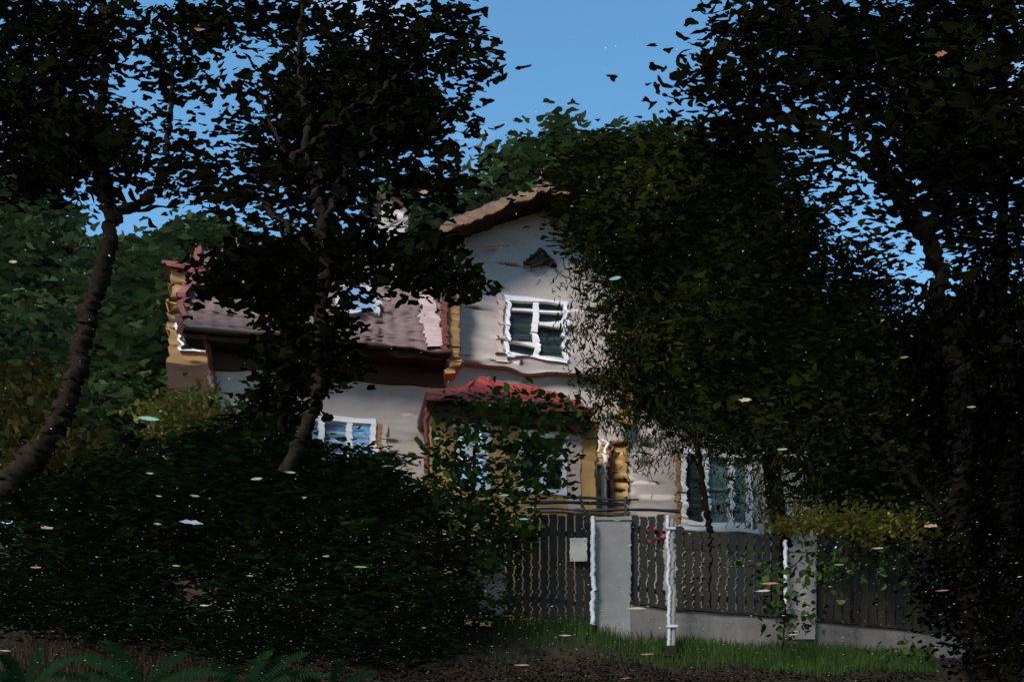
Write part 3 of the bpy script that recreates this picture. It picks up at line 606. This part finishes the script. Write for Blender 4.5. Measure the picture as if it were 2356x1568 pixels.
plant('shrub', P(1090, 1430, 15.0), 'leafy green shrub on a thin dark stem before the red porch roof', 'shrub',
    [(1080, 960, 60, 40, 90, 15), (1190, 925, 70, 26, 120, 15), (1270, 950, 50, 30, 90, 15), (1060, 1030, 60, 50, 170, 15), (1170, 1020, 60, 60, 110, 15), (1250, 1040, 60, 60, 230, 15), (1050, 1110, 70, 50, 260, 15), (1170, 1120, 60, 40, 130, 15), (1260, 1100, 40, 40, 100, 15),
     (1000, 1190, 80, 50, 480, 15), (1120, 1200, 90, 50, 520, 15), (1200, 1210, 40, 50, 160, 15), (1040, 1290, 60, 50, 420, 15), (1130, 1280, 40, 40, 170, 15), (1040, 1380, 60, 50, 420, 15), (1130, 1400, 50, 26, 130, 15)],
    .115, .9, 'leafb', 84, [([(1062, 1440, 15), (1066, 1330, 15), (1078, 1200, 15), (1092, 1080, 15), (1098, 960, 15)], [.05, .045, .04, .03, .012]), ([(1078, 1200, 15), (1160, 1100, 15), (1220, 980, 15)], [.025, .02, .01])], trunkname='stem', crown='foliage', spread=.13, clump=8, tint=(1.0, 2.6), back=.3, dens=1.15)
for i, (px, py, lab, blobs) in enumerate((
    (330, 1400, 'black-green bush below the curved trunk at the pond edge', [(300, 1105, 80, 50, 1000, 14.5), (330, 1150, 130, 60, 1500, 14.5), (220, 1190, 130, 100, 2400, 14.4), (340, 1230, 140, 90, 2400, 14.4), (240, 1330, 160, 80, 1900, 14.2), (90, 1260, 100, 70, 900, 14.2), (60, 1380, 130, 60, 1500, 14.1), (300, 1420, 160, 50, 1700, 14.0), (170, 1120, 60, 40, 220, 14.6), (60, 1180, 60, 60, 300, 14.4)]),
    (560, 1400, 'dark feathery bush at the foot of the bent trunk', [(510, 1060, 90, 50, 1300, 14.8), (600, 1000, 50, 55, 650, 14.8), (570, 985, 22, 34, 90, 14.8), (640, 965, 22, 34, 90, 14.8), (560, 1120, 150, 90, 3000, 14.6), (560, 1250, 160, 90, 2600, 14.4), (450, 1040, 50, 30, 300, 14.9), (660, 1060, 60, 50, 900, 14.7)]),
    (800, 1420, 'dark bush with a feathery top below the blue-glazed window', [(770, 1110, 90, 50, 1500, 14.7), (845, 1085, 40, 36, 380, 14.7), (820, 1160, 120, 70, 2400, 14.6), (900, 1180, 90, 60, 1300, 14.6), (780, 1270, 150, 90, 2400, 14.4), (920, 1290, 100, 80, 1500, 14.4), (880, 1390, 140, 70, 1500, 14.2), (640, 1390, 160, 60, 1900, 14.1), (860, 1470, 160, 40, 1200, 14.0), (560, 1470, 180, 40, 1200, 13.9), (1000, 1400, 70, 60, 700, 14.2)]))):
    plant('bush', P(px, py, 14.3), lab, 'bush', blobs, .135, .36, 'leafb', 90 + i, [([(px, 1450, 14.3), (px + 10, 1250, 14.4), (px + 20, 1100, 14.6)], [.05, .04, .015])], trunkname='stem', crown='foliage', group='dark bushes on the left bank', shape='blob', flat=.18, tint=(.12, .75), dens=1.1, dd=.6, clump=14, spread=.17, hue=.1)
plant('undergrowth_tree', P(60, 1150, 16.5), 'thin-stemmed yellow-tinged sapling beside the base of the curved trunk', 'sapling', [(60, 900, 70, 60, 420, 16.5), (100, 1000, 80, 60, 380, 16.5), (40, 1020, 50, 50, 260, 16.5), (170, 1050, 60, 50, 300, 16.5)], .13, .8, 'leafy', 97, [([(35, 1130, 16.5), (45, 1050, 16.5), (68, 930, 16.5), (75, 780, 16.5)], [.05, .045, .03, .01])], trunkname='trunk', tint=(.15, .45))
plant('climbing_vine', P(1800, 1470, 15.2), 'lime green vine leaves hanging over the narrow grey pillar and fence', 'vine', [(1760, 1300, 45, 22, 70, 15.3), (1790, 1350, 35, 40, 90, 15.3), (1810, 1430, 28, 40, 80, 15.2), (1880, 1290, 36, 45, 90, 15.3), (1905, 1340, 50, 26, 50, 15.3), (1870, 1420, 30, 20, 30, 15.3), (2040, 1290, 110, 40, 90, 15.5), (2050, 1500, 60, 20, 60, 15.0)],
    .11, .8, 'leafb', 98, [([(1800, 1500, 15.25), (1808, 1400, 15.25), (1790, 1330, 15.25), (1850, 1280, 15.25)], [.012, .011, .01, .006])], trunkname='stem', crown='foliage', clump=5, tint=(.9, 2.2), up=.1, back=.2, hang=.5, hue=.2)

# ------------------------------------------------------------------ ferns at the water edge
def fern(px, py, d, fronds, label, seed, dark=1.0):
    t = thing('fern', P(px, py, d), label, 'fern', 'ferns along the pond edge')
    g_ = random.Random(seed)
    for dx, dy, L in fronds:
        a = P(px, py, d); b = P(px + dx, py + dy, d - .25)
        n_ = 26; V = []; Fq = []
        for i in range(n_ + 1):
            s = i / n_; c_ = a * (1 - s) + b * s + np.array([0, 0, math.sin(s * math.pi) * .10 * L]); V.append(c_)
        V = np.array(V); dv = np.gradient(V, axis=0); dv /= np.linalg.norm(dv, axis=1)[:, None]
        side = np.cross(dv, np.array([.1, -1, .35])); side /= np.linalg.norm(side, axis=1)[:, None]
        co = []; fc = []
        for i in range(2, n_):
            s = i / n_; w_ = .20 * L * math.sin(min(1, s * 1.6 + .12) * math.pi * .5) * (1 - s) ** .7 + .012
            for sg_ in (1, -1):
                c_ = V[i]; tip = c_ + sg_ * side[i] * w_ + dv[i] * w_ * .45 + np.array([0, 0, -.02 * g_.random()]); hw = .022 * L
                mid = (c_ + tip) / 2; k0 = len(co); co += [c_ - dv[i] * hw * .6, mid - dv[i] * hw * .5, tip, mid + dv[i] * hw * .9, c_ + dv[i] * hw]; fc.append([k0, k0 + 1, k0 + 2, k0 + 3, k0 + 4])
        k0 = len(co)
        for i in range(n_ + 1): co += [V[i] - side[i] * .006, V[i] + side[i] * .006]
        q = np.array([[k0 + 2 * i, k0 + 2 * i + 1, k0 + 2 * i + 3, k0 + 2 * i + 2] for i in range(n_)])
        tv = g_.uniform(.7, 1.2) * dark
        mesh('frond', np.array(co), [np.array(fc), q], M['fern'], t, k=.3, col=np.full((len(co), 3), tv))
fern(330, 1580, 13.6, [(-170, -70, 1), (190, -30, 1), (-90, -110, .8), (120, -90, .8), (-240, -20, 1)], 'large fern at the bottom edge left of centre, dark green', 1)
fern(60, 1585, 13.5, [(-60, -80, .8), (110, -70, .8), (40, -100, .7), (-80, -30, .8)], 'fern at the very left of the bottom edge', 2)
fern(560, 1590, 13.6, [(150, -90, .9), (-90, -70, .8), (70, -100, .8), (200, -40, .9)], 'fern with fronds reaching right under the bent trunk', 3)
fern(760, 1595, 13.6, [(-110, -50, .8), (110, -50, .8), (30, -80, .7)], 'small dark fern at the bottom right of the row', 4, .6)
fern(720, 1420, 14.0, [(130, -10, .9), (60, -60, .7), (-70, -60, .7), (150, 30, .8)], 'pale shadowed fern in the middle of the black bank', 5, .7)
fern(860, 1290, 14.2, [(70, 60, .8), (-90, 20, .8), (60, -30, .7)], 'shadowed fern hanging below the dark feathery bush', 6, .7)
fern(20, 1240, 14.3, [(70, -40, .8), (50, 10, .7), (-40, -40, .6)], 'fern fronds at the left edge below the curved trunk', 7, .9)

# ------------------------------------------------------------------ grass on the bank
def blades(n_, px0, px1, d0, d1, hgt, seed, tint, lean=.2, dens=None):
    g_ = np.random.default_rng(seed); d = g_.uniform(d0, d1, n_); px = g_.uniform(px0, px1, n_)
    if dens is not None:
        keep = g_.random(n_) < dens(px, d); px, d = px[keep], d[keep]; n_ = len(px)
    x = (px - CX) * d / F; z = ground_z(x, d); h = hgt * g_.uniform(.35, 1.2, n_); a = g_.uniform(0, np.pi, n_); l = g_.normal(0, lean, (n_, 2)) * h[:, None]
    w_ = g_.uniform(.004, .009, n_); e = np.stack([np.cos(a) * w_, np.sin(a) * w_ * .4, 0 * a], 1)
    b = np.stack([x, d, z - .01], 1); mid = b + np.stack([l[:, 0] * .35, l[:, 1] * .35, h * .6], 1); tip = b + np.stack([l[:, 0], l[:, 1], h], 1)
    co = np.stack([b - e, b + e, mid + e * .8, mid - e * .8, tip], 1).reshape(-1, 3); i = np.arange(n_)[:, None] * 5
    col = np.repeat(g_.uniform(*tint, (n_, 1)) * (1 + g_.normal(0, .18, (n_, 3)) * [1, .3, .5]), 5, 0)
    return co, [i + np.array([[0, 1, 2, 3]]), i + np.array([[3, 2, 4]])], col
co, fc, col = blades(16000, 1130, 2150, 14.4, 15.7, .22, 3, (.5, 1.5), dens=lambda px, d: np.clip((d - 14.3 + (px - 1700) * .0012) * 1.1, .04, 1))
put(mesh('grass', co, fc, M['grass'], k=.5, col=np.clip(col, .1, 3)), 'green grass growing along the foot of the retaining wall', 'grass', kind='stuff')
co, fc, col = blades(2600, -60, 520, 13.75, 14.6, .55, 4, (.3, 1.1), .35)
put(mesh('dry_grass', co, fc, M['straw'], k=.3, col=np.clip(col, .1, 3)), 'dry brown grass stalks on the dark left bank', 'grass', kind='stuff')
co, fc, col = leaf_cloud([(1400, 1540, 320, 40, 2400, 14.1), (900, 1500, 400, 60, 1500, 14.1), (1900, 1550, 300, 20, 800, 14.1)], .06, .9, 77, spread=.2, dd=.3, clump=8)
co[:, 2] = ground_z(co[:, 0], co[:, 1]) + .02 + np.abs(co[:, 2] % .05)
put(mesh('leaf_litter', co, fc, M['straw'], k=0, col=col * .28), 'brown leaf litter on the bank under the grass', 'leaves', kind='stuff')

# ------------------------------------------------------------------ leaves and specks floating on the pond
def on_pond(px, py): d = F * -EYE / (HY - py); return np.array([(px - CX) * d / F, d, 0.0]), d
PROF = {'oval': [(-.5, 0), (-.3, .17), (0, .25), (.3, .16), (.5, 0), (.3, -.18), (0, -.24), (-.3, -.15)],
        'maple': [(-.5, .02), (-.3, .16), (-.22, .32), (.0, .24), (.16, .34), (.26, .17), (.52, .05), (.28, -.14), (.12, -.34), (-.04, -.22), (-.26, -.3), (-.34, -.12)]}
TINT = {'pink': (1.0, .62, .52), 'pale': (1.05, 1.0, .85), 'mint': (.55, .95, .85), 'green': (.45, .75, .25), 'yellow': (1.0, .85, .25), 'orange': (.9, .42, .2), 'blue': (.7, .8, 1.05)}
FL = [(342, 965, 46, 'mint', 'oval', 'largest mint-green leaf floating over the dark green trees left of the house'),
 (1415, 643, 28, 'mint', 'oval', 'mint-green leaf floating over the olive tree beside the gable'),
 (440, 1203, 52, 'blue', 'maple', 'wide bluish leaf floating over the black left bank'),
 (108, 1215, 32, 'pink', 'maple', 'pink leaf floating at the left above the shadowed ferns'),
 (82, 1306, 28, 'pink', 'oval', 'pink-grey leaf floating below the curved trunk, lower of two pink ones there'),
 (12, 1497, 26, 'pale', 'oval', 'pale leaf floating by the left edge over the ferns'),
 (2142, 1211, 36, 'pink', 'maple', 'broad pink leaf floating over the yellow-green hedge'),
 (2168, 1359, 30, 'orange', 'oval', 'orange-pink leaf floating over the mossy fence panel'),
 (2165, 128, 26, 'orange', 'maple', 'orange leaf floating over the black tree crown in the upper right corner'),
 (1714, 922, 30, 'pale', 'maple', 'pale leaf floating over the olive tree above the right-hand window'),
 (2235, 938, 20, 'mint', 'oval', 'small mint leaf floating over the dark tree at the right'),
 (1770, 1343, 40, 'pink', 'oval', 'long pink leaf floating over the brown slat panel'),
 (1800, 1035, 24, 'mint', 'oval', 'mint leaf floating just above the right-hand window'),
 (2080, 824, 18, 'green', 'oval', 'small green leaf floating over the dark right-hand foliage'),
 (975, 1444, 12, 'yellow', 'oval', 'bright yellow leaf floating at the foot of the shrub'),
 (455, 72, 16, 'orange', 'oval', 'orange leaf floating over the crown of the curved tree'),
 (975, 445, 20, 'pink', 'maple', 'pale pink leaf floating over the tree crown above the chimney'),
 (405, 1302, 18, 'yellow', 'maple', 'yellowish leaf floating on the black middle of the left bank'),
 (470, 1393, 24, 'pale', 'maple', 'pale ragged leaf floating low on the black left bank'),
 (345, 1090, 18, 'pale', 'oval', 'pale leaf floating left of the bent trunk foot'),
 (668, 1088, 24, 'mint', 'oval', 'mint leaf floating beside the bent trunk foot'),
 (590, 1103, 30, 'pale', 'oval', 'slim straw-coloured leaf floating left of the bent trunk foot'),
 (448, 1142, 22, 'green', 'maple', 'green leaf floating above the wide bluish one'),
 (365, 1142, 14, 'pale', 'oval', 'small pale leaf left of the green one above the bluish leaf'),
 (362, 1206, 16, 'mint', 'maple', 'small mint leaf left of the wide bluish one'),
 (750, 1280, 18, 'pale', 'oval', 'pale leaf floating over the dark bush below the window'),
 (830, 1305, 30, 'green', 'oval', 'slim green leaf floating over the dark bush near the shrub'),
 (575, 1325, 16, 'mint', 'oval', 'mint leaf floating on the black bank below the bent trunk'),
 (1490, 1505, 34, 'pink', 'oval', 'pink leaf floating over the brown bank beside the pole footing'),
 (1300, 1462, 30, 'pale', 'oval', 'pale leaf floating over the grass under the cream board'),
 (1200, 1530, 36, 'pink', 'oval', 'pink leaf floating lowest over the brown bank'),
 (1440, 1560, 26, 'orange', 'oval', 'orange leaf floating at the bottom edge below the grass'),
 (1755, 1360, 34, 'pale', 'maple', 'pale ragged leaf under the long pink one on the brown slat panel'),
 (1825, 1460, 22, 'yellow', 'maple', 'yellowish leaf floating over the retaining wall'),
 (1830, 1452, 14, 'pale', 'oval', 'small pale leaf touching the yellowish one over the retaining wall'),
 (1930, 1300, 24, 'green', 'oval', 'slim green leaf floating over the mossy fence panel'),
 (1160, 1140, 22, 'blue', 'oval', 'bluish leaf floating over the shrub before the porch'),
 (1205, 1195, 22, 'mint', 'oval', 'mint leaf floating over the shrub beside the slat fence'),
 (1465, 1400, 44, 'pale', 'oval', 'pale leaf lying along the top of the retaining wall left of the pole'),
 (1420, 1198, 18, 'green', 'oval', 'small green leaf at the top of the tall grey pillar'),
 (2020, 1262, 26, 'pale', 'oval', 'pale leaf floating below the yellow-green hedge'),
 (30, 605, 20, 'pale', 'oval', 'pale leaf floating over the far-left trees'),
 (890, 690, 20, 'pale', 'oval', 'pale leaf floating over the skylight'),
 (1005, 1010, 18, 'mint', 'oval', 'mint leaf floating at the porch corner'),
 (700, 1145, 12, 'pale', 'oval', 'tiny pale leaf floating over the bush right of the bent trunk')]
for i, (px, py, s, tn, shp, lab) in enumerate(FL):
    c_, d = on_pond(px, py); L = s * d / F * 1.05; g_ = random.Random(i); a = g_.uniform(-.5, .5) + (math.pi if g_.random() < .5 else 0)
    depth = L * (HY - py) * 0 + L
    pr_ = np.array(PROF[shp]) * L * [1, 1.1]; rot = np.array([[math.cos(a), math.sin(a)], [-math.sin(a), math.cos(a)]])
    xy = pr_ @ rot; n_ = len(xy)
    z = .004 + .03 * L * np.abs(np.array(PROF[shp])[:, 1]) + np.array([g_.uniform(0, .03) * L for _ in range(n_)])
    co = np.vstack([np.column_stack([xy, z]), [[0, 0, .0]]]) + c_
    fc = np.array([[n_, j, (j + 1) % n_] for j in range(n_)])
    tl = np.array(TINT[tn]) * g_.uniform(.8, 1.1)
    put(mesh('floating_leaf', co, fc, M['fleaf'], k=0, col=np.tile(tl, (n_ + 1, 1)), loc=tuple(c_)), lab, 'leaf', 'fallen leaves floating on the pond')
g_ = np.random.default_rng(99); n_ = 4600
py = np.concatenate([1568 - np.abs(g_.normal(0, 220, 3800)), g_.uniform(500, 1568, 550), g_.uniform(60, 700, 250)]); px = g_.uniform(0, 2356, n_)
keep = (py > 30) & (py < 1568); px, py = px[keep], py[keep]; n_ = len(px)
d = F * -EYE / (HY - py); s = np.exp(g_.normal(.45, .55, n_)) * d / F
s = np.clip(s * .78, .0008, .024)
c_ = np.stack([(px - CX) * d / F, d, np.full(n_, .003)], 1); a = np.linspace(0, 2 * np.pi, 6)[:-1]
ph = g_.uniform(0, 6, n_)[:, None]
co = c_[:, None] + np.stack([np.cos(a + ph) * s[:, None] * .6, np.sin(a + ph) * s[:, None] * 1.1, np.abs(np.cos(a + ph)) * s[:, None] * .2], -1)
tc_ = np.array([TINT['pale'], TINT['pale'], TINT['mint'], TINT['pink'], TINT['yellow']])[g_.integers(0, 5, n_)] * g_.uniform(.1, .85, (n_, 1)) ; tc_ = tc_ * .4 + .6 * tc_.mean(1, keepdims=True)
put(mesh('floating_specks', co.reshape(-1, 3), np.arange(n_ * 5).reshape(n_, 5), M['speck'], k=0, col=np.repeat(tc_, 5, 0)), 'scattered specks of pollen and debris floating on the pond', 'debris', kind='stuff')
